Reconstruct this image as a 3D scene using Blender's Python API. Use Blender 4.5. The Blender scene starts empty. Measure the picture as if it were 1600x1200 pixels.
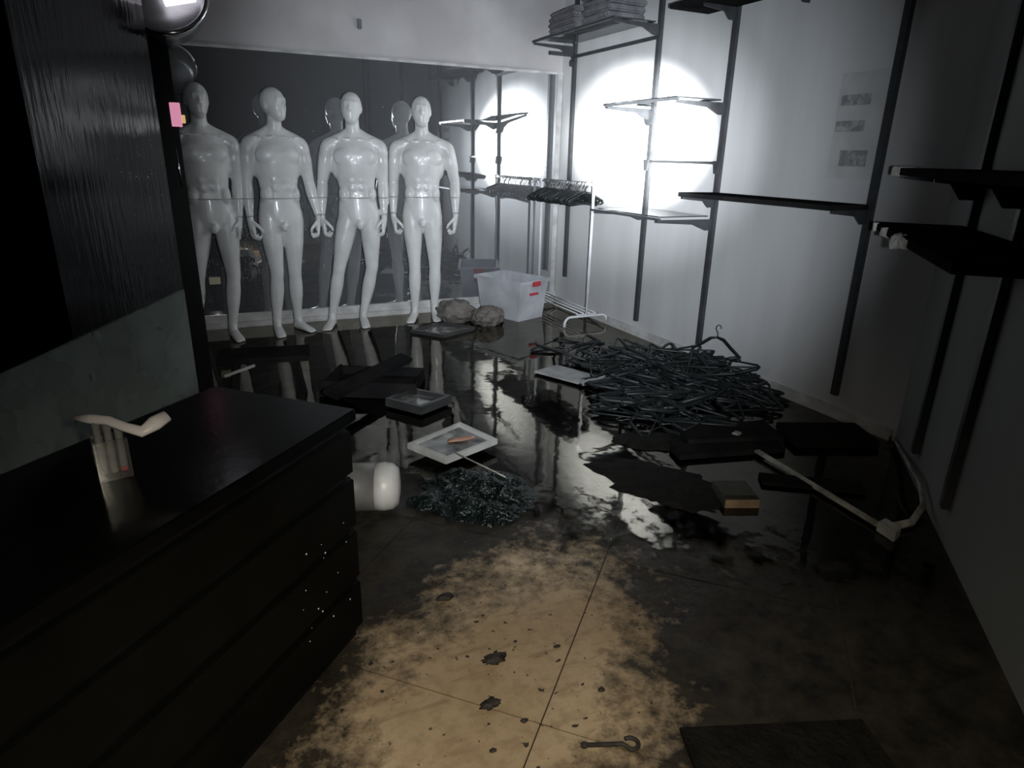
import bpy, bmesh, math, random
from mathutils import Vector, Matrix, noise
R = math.radians
random.seed(7)
SC = bpy.context.scene
COL = SC.collection

# ------------------------------------------------------------------ camera
cam_d = bpy.data.cameras.new('camera'); cam = bpy.data.objects.new('camera', cam_d); COL.objects.link(cam)
yaw, pitch, roll, FPX, CH = R(25.615), R(19.183), R(1.2327), 1022.38, 1.42
fw = Vector((math.sin(yaw)*math.cos(pitch), math.cos(yaw)*math.cos(pitch), -math.sin(pitch)))
rt = Vector((math.cos(yaw), -math.sin(yaw), 0)); up = rt.cross(fw)
rt2 = rt*math.cos(roll) + up*math.sin(roll); up2 = up*math.cos(roll) - rt*math.sin(roll)
m = Matrix((rt2, up2, -fw)).transposed().to_4x4(); m.translation = (0, 0, CH)
cam.matrix_world = m
cam_d.sensor_width = 36; cam_d.lens = 36*FPX/1600; cam_d.clip_start = 0.02
SC.camera = cam

# ------------------------------------------------------------------ world, lights, exposure
w = bpy.data.worlds.new('world'); SC.world = w; w.use_nodes = True
w.node_tree.nodes['Background'].inputs[0].default_value = (0.55, 0.75, 0.7, 1)
w.node_tree.nodes['Background'].inputs[1].default_value = 0.004
def spot(name, loc, target, power, size, blend, col, rad=0.015):
    d = bpy.data.lights.new(name, 'SPOT'); o = bpy.data.objects.new(name, d); COL.objects.link(o)
    d.energy = power; d.spot_size = R(size); d.spot_blend = blend; d.color = col; d.shadow_soft_size = rad
    o.location = loc
    o.rotation_euler = (Vector(target)-Vector(loc)).to_track_quat('-Z', 'Y').to_euler()
    return o
TORCH = (0.16, 0.02, 1.40)
spot('torch_hot_spot', TORCH, (3.28, 4.60, 1.57), 16000, 13.0, 1.0, (0.95, 0.98, 1.0))
spot('torch_glow_fill', TORCH, (3.28, 4.75, 1.50), 1450, 24, 1.0, (0.90, 0.95, 1.0))  # extra lobe added to soften the rim of the hot spot
spot('torch_beam', TORCH, (2.75, 5.1, 1.35), 590, 58, 1.0, (0.84, 0.92, 1.0))
spot('torch_spill_fill', TORCH, (2.3, 5.2, 0.45), 220, 64, 1.0, (0.90, 0.95, 1.0))  # added wide fill for the mannequins, aimed apart from the hot spot
spot('phone_flash', (0.10, -0.02, 1.46), (0.50, 1.05, 0.0), 84, 98, 1.0, (1.0, 0.88, 0.68))
vs = SC.view_settings
vs.view_transform = 'Standard'; vs.look = 'None'; vs.exposure = 0.0; vs.gamma = 1.0; vs.use_curve_mapping = False
try:
    SC.cycles.use_denoising = True
    SC.cycles.sample_clamp_indirect = 6.0
    SC.cycles.max_bounces = 5
    SC.cycles.diffuse_bounces = 3
    SC.cycles.glossy_bounces = 3
    SC.cycles.adaptive_threshold = 0.05
except Exception:
    pass

# ------------------------------------------------------------------ materials
def nodes(name):
    mt = bpy.data.materials.new(name); mt.use_nodes = True
    nt = mt.node_tree; b = nt.nodes['Principled BSDF']
    return mt, nt, b
def mat(name, c1, c2=None, rough=0.5, scale=6.0, metal=0.0, coat=0.0, bump=0.0, bscale=40.0, stretch=(1, 1, 1), emit=None, estr=0.0, spec=0.5, detail=4.0, lo=0.35, hi=0.65):
    mt, nt, b = nodes(name); N = nt.nodes; L = nt.links
    if c2 is None: c2 = tuple(min(1, v*0.8) for v in c1)
    geo = N.new('ShaderNodeNewGeometry'); mp = N.new('ShaderNodeMapping'); L.new(geo.outputs['Position'], mp.inputs[0]); mp.inputs['Scale'].default_value = stretch
    nz = N.new('ShaderNodeTexNoise'); nz.inputs['Scale'].default_value = scale; nz.inputs['Detail'].default_value = detail; L.new(mp.outputs[0], nz.inputs['Vector'])
    cr = N.new('ShaderNodeValToRGB'); cr.color_ramp.elements[0].position = lo; cr.color_ramp.elements[1].position = hi
    cr.color_ramp.elements[0].color = (*c1, 1); cr.color_ramp.elements[1].color = (*c2, 1)
    L.new(nz.outputs[0], cr.inputs[0]); L.new(cr.outputs[0], b.inputs['Base Color'])
    b.inputs['Roughness'].default_value = rough; b.inputs['Metallic'].default_value = metal
    b.inputs['Specular IOR Level'].default_value = spec
    b.inputs['Coat Weight'].default_value = coat; b.inputs['Coat Roughness'].default_value = 0.08
    if bump:
        n2 = N.new('ShaderNodeTexNoise'); n2.inputs['Scale'].default_value = bscale; n2.inputs['Detail'].default_value = 3; L.new(mp.outputs[0], n2.inputs['Vector'])
        bp = N.new('ShaderNodeBump'); bp.inputs['Strength'].default_value = bump; bp.inputs['Distance'].default_value = 0.02
        L.new(n2.outputs[0], bp.inputs['Height']); L.new(bp.outputs[0], b.inputs['Normal'])
    if emit:
        b.inputs['Emission Color'].default_value = (*emit, 1); b.inputs['Emission Strength'].default_value = estr
    return mt

def floor_material():
    mt, nt, b = nodes('muddy_tile'); N = nt.nodes; L = nt.links
    geo = N.new('ShaderNodeNewGeometry')
    def nz(scale, detail=6, rough=0.6, stretch=None):
        n = N.new('ShaderNodeTexNoise'); n.inputs['Scale'].default_value = scale; n.inputs['Detail'].default_value = detail; n.inputs['Roughness'].default_value = rough
        if stretch:
            mp = N.new('ShaderNodeMapping'); mp.inputs['Scale'].default_value = stretch; mp.inputs['Rotation'].default_value = (0, 0, R(45)); L.new(geo.outputs['Position'], mp.inputs[0]); L.new(mp.outputs[0], n.inputs['Vector'])
        else: L.new(geo.outputs['Position'], n.inputs['Vector'])
        return n.outputs[0]
    def mth(op, a, c=None, clamp=False):
        n = N.new('ShaderNodeMath'); n.operation = op; n.use_clamp = clamp
        for i, v in enumerate((a, c)):
            if v is None: continue
            if isinstance(v, (int, float)): n.inputs[i].default_value = v
            else: L.new(v, n.inputs[i])
        return n.outputs[0]
    def ramp(v, a, c):
        n = N.new('ShaderNodeMapRange'); n.inputs[1].default_value = a; n.inputs[2].default_value = c; n.clamp = True; L.new(v, n.inputs[0]); return n.outputs[0]
    def mix(f, a, c):
        n = N.new('ShaderNodeMix'); n.data_type = 'RGBA'
        if isinstance(f, (int, float)): n.inputs[0].default_value = f
        else: L.new(f, n.inputs[0])
        for s, v in ((6, a), (7, c)):
            if isinstance(v, tuple): n.inputs[s].default_value = (*v, 1)
            else: L.new(v, n.inputs[s])
        return n.outputs[2]
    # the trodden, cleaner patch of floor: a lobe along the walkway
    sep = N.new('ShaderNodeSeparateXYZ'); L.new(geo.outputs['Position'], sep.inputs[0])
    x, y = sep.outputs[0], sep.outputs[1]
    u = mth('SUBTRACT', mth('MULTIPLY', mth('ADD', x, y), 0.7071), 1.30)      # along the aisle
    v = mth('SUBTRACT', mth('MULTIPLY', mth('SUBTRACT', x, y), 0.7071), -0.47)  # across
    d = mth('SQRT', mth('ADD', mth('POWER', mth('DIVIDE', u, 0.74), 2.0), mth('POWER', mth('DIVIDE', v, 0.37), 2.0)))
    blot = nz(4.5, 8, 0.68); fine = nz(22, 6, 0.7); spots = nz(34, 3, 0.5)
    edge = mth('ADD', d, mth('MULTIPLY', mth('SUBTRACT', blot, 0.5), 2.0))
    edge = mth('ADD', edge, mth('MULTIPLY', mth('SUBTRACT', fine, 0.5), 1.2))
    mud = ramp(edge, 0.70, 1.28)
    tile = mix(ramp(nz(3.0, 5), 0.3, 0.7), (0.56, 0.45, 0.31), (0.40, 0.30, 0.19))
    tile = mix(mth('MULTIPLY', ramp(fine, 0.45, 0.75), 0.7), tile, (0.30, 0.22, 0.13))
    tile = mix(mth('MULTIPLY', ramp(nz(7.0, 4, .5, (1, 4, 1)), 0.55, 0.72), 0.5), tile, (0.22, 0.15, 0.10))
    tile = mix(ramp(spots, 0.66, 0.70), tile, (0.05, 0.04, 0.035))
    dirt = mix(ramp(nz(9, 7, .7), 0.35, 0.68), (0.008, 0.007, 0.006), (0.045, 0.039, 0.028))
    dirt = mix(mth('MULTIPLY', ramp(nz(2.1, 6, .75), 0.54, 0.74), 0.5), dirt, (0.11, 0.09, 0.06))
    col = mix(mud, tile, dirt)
    L.new(col, b.inputs['Base Color'])
    rg = ramp(nz(5, 4), 0.3, 0.7)
    L.new(mth('ADD', mth('MULTIPLY', rg, 0.35), 0.38), b.inputs['Roughness'])
    b.inputs['Specular IOR Level'].default_value = 0.35
    bp = N.new('ShaderNodeBump'); bp.inputs['Strength'].default_value = 0.35; bp.inputs['Distance'].default_value = 0.01
    L.new(mth('ADD', fine, mth('MULTIPLY', mud, 0.4)), bp.inputs['Height']); L.new(bp.outputs[0], b.inputs['Normal'])
    return mt

def water_material():
    mt = bpy.data.materials.new('standing_water'); mt.use_nodes = True; nt = mt.node_tree; N = nt.nodes; L = nt.links
    N.clear(); out = N.new('ShaderNodeOutputMaterial')
    tr = N.new('ShaderNodeBsdfTransparent'); tr.inputs[0].default_value = (0.86, 0.88, 0.86, 1)
    gl = N.new('ShaderNodeBsdfGlossy'); gl.inputs['Roughness'].default_value = 0.035; gl.inputs[0].default_value = (1, 0.96, 0.84, 1)
    fr = N.new('ShaderNodeFresnel'); fr.inputs[0].default_value = 1.45
    geo = N.new('ShaderNodeNewGeometry')
    nz = N.new('ShaderNodeTexNoise'); nz.inputs['Scale'].default_value = 7.0; nz.inputs['Detail'].default_value = 2; L.new(geo.outputs['Position'], nz.inputs['Vector'])
    bp = N.new('ShaderNodeBump'); bp.inputs['Strength'].default_value = 0.05; bp.inputs['Distance'].default_value = 0.02
    L.new(nz.outputs[0], bp.inputs['Height']); L.new(bp.outputs[0], gl.inputs['Normal']); L.new(bp.outputs[0], fr.inputs['Normal'])
    # the film breaks up into patches over the mud towards the dry aisle
    sep = N.new('ShaderNodeSeparateXYZ'); L.new(geo.outputs['Position'], sep.inputs[0])
    def mth(op, a, c):
        n = N.new('ShaderNodeMath'); n.operation = op
        for i, v in enumerate((a, c)):
            if isinstance(v, (int, float)): n.inputs[i].default_value = v
            else: L.new(v, n.inputs[i])
        return n.outputs[0]
    u = mth('MULTIPLY', mth('SUBTRACT', mth('MULTIPLY', mth('ADD', sep.outputs[0], sep.outputs[1]), 0.7071), 2.28), 1.6)
    n2 = N.new('ShaderNodeTexNoise'); n2.inputs['Scale'].default_value = 9.0; n2.inputs['Detail'].default_value = 7; n2.inputs['Roughness'].default_value = 0.7; L.new(geo.outputs['Position'], n2.inputs['Vector'])
    cov = mth('ADD', u, mth('MULTIPLY', mth('SUBTRACT', n2.outputs[0], 0.5), 3.4))
    mr = N.new('ShaderNodeMapRange'); mr.inputs[1].default_value = -0.15; mr.inputs[2].default_value = 0.25; mr.clamp = True; L.new(cov, mr.inputs[0])
    mx = N.new('ShaderNodeMixShader'); L.new(mth('MULTIPLY', fr.outputs[0], mr.outputs[0]), mx.inputs[0]); L.new(tr.outputs[0], mx.inputs[1]); L.new(gl.outputs[0], mx.inputs[2])
    tr2 = N.new('ShaderNodeBsdfTransparent'); mo = N.new('ShaderNodeMixShader'); L.new(mr.outputs[0], mo.inputs[0]); L.new(tr2.outputs[0], mo.inputs[1]); L.new(mx.outputs[0], mo.inputs[2])
    L.new(mo.outputs[0], out.inputs[0]); return mt

def glass_material(name, tint, fog, fogcol, rough=0.05, ior=1.45):
    mt = bpy.data.materials.new(name); mt.use_nodes = True; nt = mt.node_tree; N = nt.nodes; L = nt.links
    N.clear(); out = N.new('ShaderNodeOutputMaterial')
    tr = N.new('ShaderNodeBsdfTransparent'); tr.inputs[0].default_value = (*tint, 1)
    df = N.new('ShaderNodeBsdfDiffuse'); df.inputs[0].default_value = (*fogcol, 1)
    gl = N.new('ShaderNodeBsdfGlossy'); gl.inputs['Roughness'].default_value = rough
    fr = N.new('ShaderNodeFresnel'); fr.inputs[0].default_value = ior
    geo = N.new('ShaderNodeNewGeometry'); nz = N.new('ShaderNodeTexNoise'); nz.inputs['Scale'].default_value = 5; L.new(geo.outputs['Position'], nz.inputs['Vector'])
    mr = N.new('ShaderNodeMapRange'); mr.inputs[1].default_value = .3; mr.inputs[2].default_value = .7; mr.inputs[3].default_value = fog*0.8; mr.inputs[4].default_value = min(1, fog*1.2); L.new(nz.outputs[0], mr.inputs[0])
    m1 = N.new('ShaderNodeMixShader'); L.new(mr.outputs[0], m1.inputs[0]); L.new(tr.outputs[0], m1.inputs[1]); L.new(df.outputs[0], m1.inputs[2])
    m2 = N.new('ShaderNodeMixShader'); L.new(fr.outputs[0], m2.inputs[0]); L.new(m1.outputs[0], m2.inputs[1]); L.new(gl.outputs[0], m2.inputs[2])
    L.new(m2.outputs[0], out.inputs[0]); return mt

M = dict(
    wall=mat('grey_white_paint', (0.60, 0.60, 0.60), (0.51, 0.51, 0.51), 0.55, 1.7, stretch=(3, 3, 0.35), lo=0.3, hi=0.75, spec=0.3, detail=6.0),
    wallback=mat('upper_wall_paint', (0.60, 0.58, 0.58), (0.46, 0.44, 0.45), 0.6, 1.8, spec=0.3),
    ceil=mat('ceiling_paint', (0.28, 0.28, 0.28), (0.2, 0.2, 0.2), 0.8, 2),
    wallnear=mat('dark_grey_paint', (0.27, 0.275, 0.265), (0.20, 0.205, 0.195), 0.7, 1.6, stretch=(1, 1, 0.45), lo=0.3, hi=0.75, spec=0.2),  # darker grey than the right wall's paint
    wdark=mat('dark_wall_paint', (0.10, 0.105, 0.10), (0.07, 0.075, 0.07), 0.7, 2),
    trim=mat('white_trim', (0.62, 0.61, 0.60), (0.40, 0.39, 0.38), 0.45, 8),
    grout=mat('dark_grout', (0.05, 0.04, 0.03), (0.03, 0.025, 0.02), 0.8, 9),
    tile=floor_material(), water=water_material(),
    shelf=mat('black_steel', (0.034, 0.036, 0.039), (0.05, 0.052, 0.056), 0.5, 12, metal=0.0, spec=0.4),
    board=mat('black_board', (0.012, 0.012, 0.013), (0.022, 0.021, 0.02), 0.7, 6, spec=0.0),
    chip=mat('chipped_board_core', (0.75, 0.74, 0.68), (0.5, 0.48, 0.42), 0.8, 30),
    mann=mat('white_mannequin_plastic', (0.74, 0.74, 0.73), (0.62, 0.62, 0.61), 0.36, 5, coat=0.12),
    drop=mat('water_bead', (0.85, 0.87, 0.9), (0.75, 0.78, 0.8), 0.08, 20, coat=1.0),  # near-white colour stands in for the glints on the water drops
    rack=mat('white_powder_coat', (0.78, 0.78, 0.80), (0.66, 0.66, 0.68), 0.35, 9),
    hanger=mat('black_plastic', (0.007, 0.010, 0.0105), (0.015, 0.018, 0.0185), 0.42, 14, spec=0.35),
    wire=mat('dull_wire', (0.12, 0.12, 0.125), (0.06, 0.06, 0.06), 0.4, 14, metal=0.6),
    bin=glass_material('cloudy_plastic', (0.7, 0.72, 0.76), 0.72, (0.66, 0.67, 0.72), 0.25),
    red=mat('red_plastic', (0.55, 0.05, 0.07), (0.42, 0.04, 0.06), 0.4, 9),
    foldcloth=mat('smoky_grey_cloth', (0.20, 0.20, 0.21), (0.11, 0.11, 0.12), 0.6, 10, bump=0.4),
    sack=mat('wet_brown_cloth', (0.17, 0.152, 0.135), (0.09, 0.082, 0.074), 0.6, 10, bump=0.4),
    black=mat('black_gloss_panel', (0.006, 0.007, 0.007), (0.009, 0.009, 0.010), 0.10, 5, bump=0.10, bscale=7, stretch=(4, 4, 0.6), spec=0.05),
    counter=mat('black_laminate', (0.0018, 0.0022, 0.0022), (0.003, 0.0036, 0.0034), 0.2, 7, bump=0.03, bscale=30, spec=0.22),
    slat=mat('matte_black_slat', (0.0025, 0.003, 0.0028), (0.004, 0.0045, 0.004), 0.5, 7, spec=0.08),
    post=mat('black_frame', (0.004, 0.004, 0.0045), (0.007, 0.007, 0.008), 0.5, 9, spec=0.15),
    chrome=mat('chrome', (0.75, 0.75, 0.78), (0.6, 0.6, 0.63), 0.12, 9, metal=1.0),
    lamp=mat('lit_lamp_lens', (0.9, 0.88, 0.95), (0.85, 0.83, 0.9), 0.3, 6, emit=(0.95, 0.9, 1.0), estr=2.2),
    lampdark=mat('lamp_reflector', (0.30, 0.31, 0.31), (0.2, 0.2, 0.21), 0.25, 6, metal=0.7),
    pink=mat('pink_reflection_glow', (0.85, 0.35, 0.52), (0.8, 0.3, 0.48), 0.5, 6, emit=(0.90, 0.36, 0.53), estr=0.62),  # glow stands in for a sign mirrored from behind the camera
    yellow=mat('yellow_reflection_glow', (0.85, 0.62, 0.3), (0.8, 0.56, 0.26), 0.5, 6, emit=(0.90, 0.62, 0.26), estr=0.55),  # yellow part of the same mirrored sign, glow put in
    cream=mat('reflected_light_plate', (0.9, 0.82, 0.58), (0.84, 0.76, 0.5), 0.5, 6),  # bright cream stands in for a light reflected in the mirror
    tray=mat('grey_white_plastic', (0.52, 0.52, 0.50), (0.34, 0.34, 0.32), 0.35, 9),
    traydark=mat('dark_rim', (0.05, 0.05, 0.05), (0.03, 0.03, 0.03), 0.35, 9),
    murk=mat('murky_panel', (0.05, 0.052, 0.05), (0.26, 0.26, 0.25), 0.18, 13, detail=7, coat=0.5),
    scrap=mat('orange_paper_scrap', (0.55, 0.32, 0.20), (0.40, 0.2, 0.14), 0.6, 16),
    canister=mat('white_canister_plastic', (0.62, 0.61, 0.58), (0.48, 0.47, 0.44), 0.4, 8),
    canisterb=mat('grey_canister_label', (0.17, 0.163, 0.15), (0.11, 0.107, 0.1), 0.5, 8),
    cloth=mat('wet_black_green_cloth', (0.0015, 0.0035, 0.003), (0.004, 0.011, 0.009), 0.25, 18, bump=0.9, bscale=55),
    blackcloth=mat('soaked_black_cloth', (0.005, 0.005, 0.0045), (0.012, 0.011, 0.009), 0.8, 14, bump=0.8, bscale=45, spec=0.15),
    sheet=mat('pale_sheet', (0.34, 0.34, 0.335), (0.22, 0.22, 0.215), 0.4, 12),
    card=mat('tan_cardboard', (0.30, 0.21, 0.12), (0.2, 0.14, 0.08), 0.8, 14),
    carddark=mat('dark_cardboard', (0.035, 0.036, 0.03), (0.05, 0.05, 0.04), 0.8, 14),  # darker than the tan front panel
    strip=mat('dirty_white_strip', (0.55, 0.54, 0.50), (0.22, 0.21, 0.18), 0.5, 14),
    paper=mat('aged_notice_paper', (0.52, 0.52, 0.51), (0.44, 0.44, 0.43), 0.6, 7),
    ink=mat('faded_print', (0.22, 0.22, 0.22), (0.40, 0.40, 0.40), 0.7, 26, lo=0.42, hi=0.62),
    white=mat('white_plastic', (0.88, 0.86, 0.9), (0.82, 0.8, 0.84), 0.35, 9),
    pen=mat('grey_pen_barrel', (0.28, 0.28, 0.29), (0.22, 0.22, 0.23), 0.4, 12),
    acryl=glass_material('clear_acrylic', (0.92, 0.93, 0.93), 0.03, (0.6, 0.6, 0.6), 0.04),
    dusty=glass_material('dusty_glass', (0.75, 0.8, 0.78), 0.42, (0.32, 0.37, 0.345), 0.5, 1.04),
    shelfglass=glass_material('shelf_glass', (0.80, 0.88, 0.90), 0.10, (0.5, 0.55, 0.58), 0.05),
    sensor=mat('grey_sensor', (0.22, 0.22, 0.22), (0.16, 0.16, 0.16), 0.5, 9),
    debris=mat('charred_debris', (0.02, 0.018, 0.016), (0.05, 0.045, 0.04), 0.7, 30),
)
def mirror_material():
    mt, nt, b = nodes('wet_mirror'); N = nt.nodes; L = nt.links
    b.inputs['Metallic'].default_value = 1.0
    geo = N.new('ShaderNodeNewGeometry'); nz = N.new('ShaderNodeTexNoise'); nz.inputs['Scale'].default_value = 3.5; nz.inputs['Detail'].default_value = 5; L.new(geo.outputs['Position'], nz.inputs['Vector'])
    cr = N.new('ShaderNodeValToRGB'); cr.color_ramp.elements[0].color = (0.66, 0.67, 0.68, 1); cr.color_ramp.elements[1].color = (0.54, 0.55, 0.56, 1); L.new(nz.outputs[0], cr.inputs[0]); L.new(cr.outputs[0], b.inputs['Base Color'])
    b.inputs['Roughness'].default_value = 0.015
    # even grey diffuse layer mixed over the silver
    df = N.new('ShaderNodeBsdfDiffuse'); df.inputs[0].default_value = (0.42, 0.43, 0.45, 1)
    mx = N.new('ShaderNodeMixShader'); mx.inputs[0].default_value = 0.20
    L.new(b.outputs[0], mx.inputs[1]); L.new(df.outputs[0], mx.inputs[2]); L.new(mx.outputs[0], N['Material Output'].inputs[0])
    return mt
M['mirror'] = mirror_material()

# ------------------------------------------------------------------ mesh helpers
class MB:
    def __init__(s): s.v = []; s.f = []
    def add(s, vs, fs):
        n = len(s.v); s.v += [Vector(v) for v in vs]; s.f += [tuple(i+n for i in f) for f in fs]; return s
    def box(s, c, d, rot=None):
        hx, hy, hz = d[0]/2, d[1]/2, d[2]/2
        vs = [Vector((sx*hx, sy*hy, sz*hz)) for sz in (-1, 1) for sx, sy in ((-1, -1), (1, -1), (1, 1), (-1, 1))]
        if rot is not None: vs = [rot @ v for v in vs]
        vs = [v+Vector(c) for v in vs]
        return s.add(vs, [(3, 2, 1, 0), (4, 5, 6, 7), (0, 1, 5, 4), (1, 2, 6, 5), (2, 3, 7, 6), (3, 0, 4, 7)])
    def bar(s, a, b, wd, ht, upv=(0, 0, 1)):
        a, b = Vector(a), Vector(b); d = (b-a); x = d.normalized(); u = Vector(upv)
        y = u.cross(x)
        if y.length < 1e-4: y = Vector((0, 1, 0)).cross(x)
        y.normalize(); z = x.cross(y)
        return s.box((a+b)/2, (d.length, wd, ht), Matrix((x, y, z)).transposed())
    def prism(s, poly, z0, z1):
        n = len(poly)
        vs = [(p[0], p[1], z0) for p in poly]+[(p[0], p[1], z1) for p in poly]
        fs = [tuple(range(n-1, -1, -1)), tuple(range(n, 2*n))]+[(i, (i+1) % n, (i+1) % n+n, i+n) for i in range(n)]
        return s.add(vs, fs)
    def loft(s, rings, seg=14):
        # rings: (center, axis_x vec, axis_y vec) ; capped
        vs = []; n = len(rings)
        for c, ax, ay in rings:
            for k in range(seg):
                t = 2*math.pi*k/seg; vs.append(Vector(c)+Vector(ax)*math.cos(t)+Vector(ay)*math.sin(t))
        fs = [(i*seg+k, i*seg+(k+1) % seg, (i+1)*seg+(k+1) % seg, (i+1)*seg+k) for i in range(n-1) for k in range(seg)]
        fs += [tuple(range(seg-1, -1, -1)), tuple((n-1)*seg+k for k in range(seg))]
        return s.add(vs, fs)
    def tube(s, pts, r, seg=8, flat=1.0):
        pts = [Vector(p) for p in pts]; n = len(pts)
        rs = r if isinstance(r, (list, tuple)) else [r]*n
        rings = []; px = None
        for i, p in enumerate(pts):
            t = (pts[min(i+1, n-1)]-pts[max(i-1, 0)]).normalized()
            if px is None:
                px = t.orthogonal().normalized() if abs(t.z) < 0.9 else Vector((1, 0, 0))
            x = (px - t*px.dot(t)).normalized(); y = t.cross(x); px = x
            rings.append((p, x*rs[i], y*rs[i]*flat))
        return s.loft(rings, seg)
    def ell(s, c, r, rot=None, seg=16, rg=10):
        vs = [Vector((0, 0, -r[2]))]
        for i in range(1, rg):
            ph = -math.pi/2+math.pi*i/rg
            for k in range(seg):
                t = 2*math.pi*k/seg; vs.append(Vector((r[0]*math.cos(ph)*math.cos(t), r[1]*math.cos(ph)*math.sin(t), r[2]*math.sin(ph))))
        vs.append(Vector((0, 0, r[2])))
        if rot is not None: vs = [rot @ v for v in vs]
        vs = [v+Vector(c) for v in vs]; fs = []
        for k in range(seg): fs.append((0, 1+(k+1) % seg, 1+k))
        for i in range(rg-2):
            for k in range(seg):
                a = 1+i*seg+k; b = 1+i*seg+(k+1) % seg; fs.append((a, b, b+seg, a+seg))
        top = len(vs)-1; o = 1+(rg-2)*seg
        for k in range(seg): fs.append((o+k, o+(k+1) % seg, top))
        return s.add(vs, fs)
    def lathe(s, prof, seg=24, origin=(0, 0, 0), rot=None):
        vs = []; n = len(prof)
        for r, z in prof:
            for k in range(seg):
                t = 2*math.pi*k/seg; vs.append(Vector((r*math.cos(t), r*math.sin(t), z)))
        if rot is not None: vs = [rot @ v for v in vs]
        vs = [v+Vector(origin) for v in vs]
        fs = [(i*seg+k, i*seg+(k+1) % seg, (i+1)*seg+(k+1) % seg, (i+1)*seg+k) for i in range(n-1) for k in range(seg)]
        fs += [tuple(range(seg-1, -1, -1)), tuple((n-1)*seg+k for k in range(seg))]
        return s.add(vs, fs)
    def mesh(s, name, smooth=False, bevel=0.0):
        me = bpy.data.meshes.new(name); me.from_pydata([tuple(v) for v in s.v], [], s.f)
        bm = bmesh.new(); bm.from_mesh(me)
        bmesh.ops.recalc_face_normals(bm, faces=bm.faces)
        if bevel: bmesh.ops.bevel(bm, geom=[e for e in bm.edges], offset=bevel, segments=2, affect='EDGES', clamp_overlap=True)
        bm.to_mesh(me); bm.free()
        if smooth:
            for p in me.polygons: p.use_smooth = True
        me.update(); return me
    def build(s, name, material, parent=None, smooth=False, bevel=0.0):
        return link(name, s.mesh(name, smooth, bevel), material, parent)
def link(name, me, material, parent=None):
    o = bpy.data.objects.new(name, me); COL.objects.link(o)
    if material is not None and not me.materials: me.materials.append(material)
    if parent is not None: o.parent = parent
    return o
def tag(o, label, cat, group=None, kind=None):
    o['label'] = label; o['category'] = cat
    if group: o['group'] = group
    if kind: o['kind'] = kind
    return o
def thing(name, label, cat, loc=(0, 0, 0), rz=0.0, group=None):
    o = bpy.data.objects.new(name, None); COL.objects.link(o); o.empty_display_size = 0.1
    o.location = loc; o.rotation_euler = (0, 0, rz); return tag(o, label, cat, group)
def struct(name, mb, material, parent=None, bevel=0.0):
    o = mb.build(name, material, parent, bevel=bevel)
    if parent is None: o['kind'] = 'structure'
    return o
def copy_tree(o, parent=None):
    c = o.copy(); COL.objects.link(c); c.parent = parent
    for ch in list(o.children): copy_tree(ch, c)
    return c
def rotz(a): return Matrix.Rotation(a, 3, 'Z')
S2 = math.sqrt(0.5)

# ------------------------------------------------------------------ room shell
XW, YB, HC = 3.28, 5.90, 3.05
A, B, Cc, D, E_ = (XW, 2.04), (-1.2, -2.44), (-4.0, 0.36), (-4.0, YB), (XW, YB)
def wall(name, p, q, material, z0=-0.05, z1=HC, th=0.12):
    d = Vector((q[0]-p[0], q[1]-p[1])).normalized(); n = Vector((d.y, -d.x))*th   # outward for counter-clockwise room
    o = struct(name, MB().prism([p, q, (q[0]+n.x, q[1]+n.y), (p[0]+n.x, p[1]+n.y)], z0, z1), material); return o
wall('wall_right', A, E_, M['wall'])
wall('wall_back', E_, D, M['wallback'])
wall('wall_left', D, Cc, M['wdark'])
wall('wall_front', Cc, B, M['wdark'])
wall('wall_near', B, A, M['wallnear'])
struct('ceiling', MB().prism([A, E_, D, Cc, B], HC, HC+0.1), M['ceil'])
floor = struct('floor', MB().prism([A, E_, D, Cc, B], -0.06, -0.004), M['grout'])
# floor tiles, laid at 45 degrees to the back wall
TS, TG = 0.80, 0.004
tile_me = MB().box((0, 0, -0.006), (TS-TG, TS-TG, 0.012)).mesh('tile', bevel=0.0015); tile_me.materials.append(M['tile'])
room = [A, E_, D, Cc, B]
def inside(x, y, pad=0.0):
    n = len(room)
    for i in range(n):
        p, q = room[i], room[(i+1) % n]
        ex, ey = q[0]-p[0], q[1]-p[1]; l = math.hypot(ex, ey)
        if (ex*(y-p[1])-ey*(x-p[0]))/l < pad: return False
    return True
ox, oy = 0.668, 1.172
for i in range(-9, 12):
    for j in range(-9, 12):
        cx = ox+((i+.5)*S2-(j+.5)*S2)*TS; cy = oy+((i+.5)*S2+(j+.5)*S2)*TS
        if not inside(cx, cy, -0.55): continue
        if cx < -1.7 or cy < -0.5: continue
        if inside(cx, cy, 0.575):
            t = link('tile', tile_me, None, floor); t.location = (cx, cy, 0); t.rotation_euler = (0, 0, R(45))
        else:
            # cut the tile at the walls
            poly = [Vector((cx, cy))+Vector((a*S2-b*S2, a*S2+b*S2))*(TS-TG)/2 for a, b in ((-1, -1), (1, -1), (1, 1), (-1, 1))]
            for k in range(len(room)):
                p, q = Vector(room[k]), Vector(room[(k+1) % len(room)]); e = (q-p).normalized(); out = []
                f = lambda P: e.x*(P.y-p.y)-e.y*(P.x-p.x)
                for n in range(len(poly)):
                    a, b = poly[n], poly[(n+1) % len(poly)]; fa, fb = f(a), f(b)
                    if fa >= 0: out.append(a)
                    if fa*fb < 0: out.append(a+(b-a)*(fa/(fa-fb)))
                poly = out
                if len(poly) < 3: break
            if len(poly) >= 3: MB().prism([(p.x, p.y) for p in poly], -0.012, 0.0).build('tile', M['tile'], floor)
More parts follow.
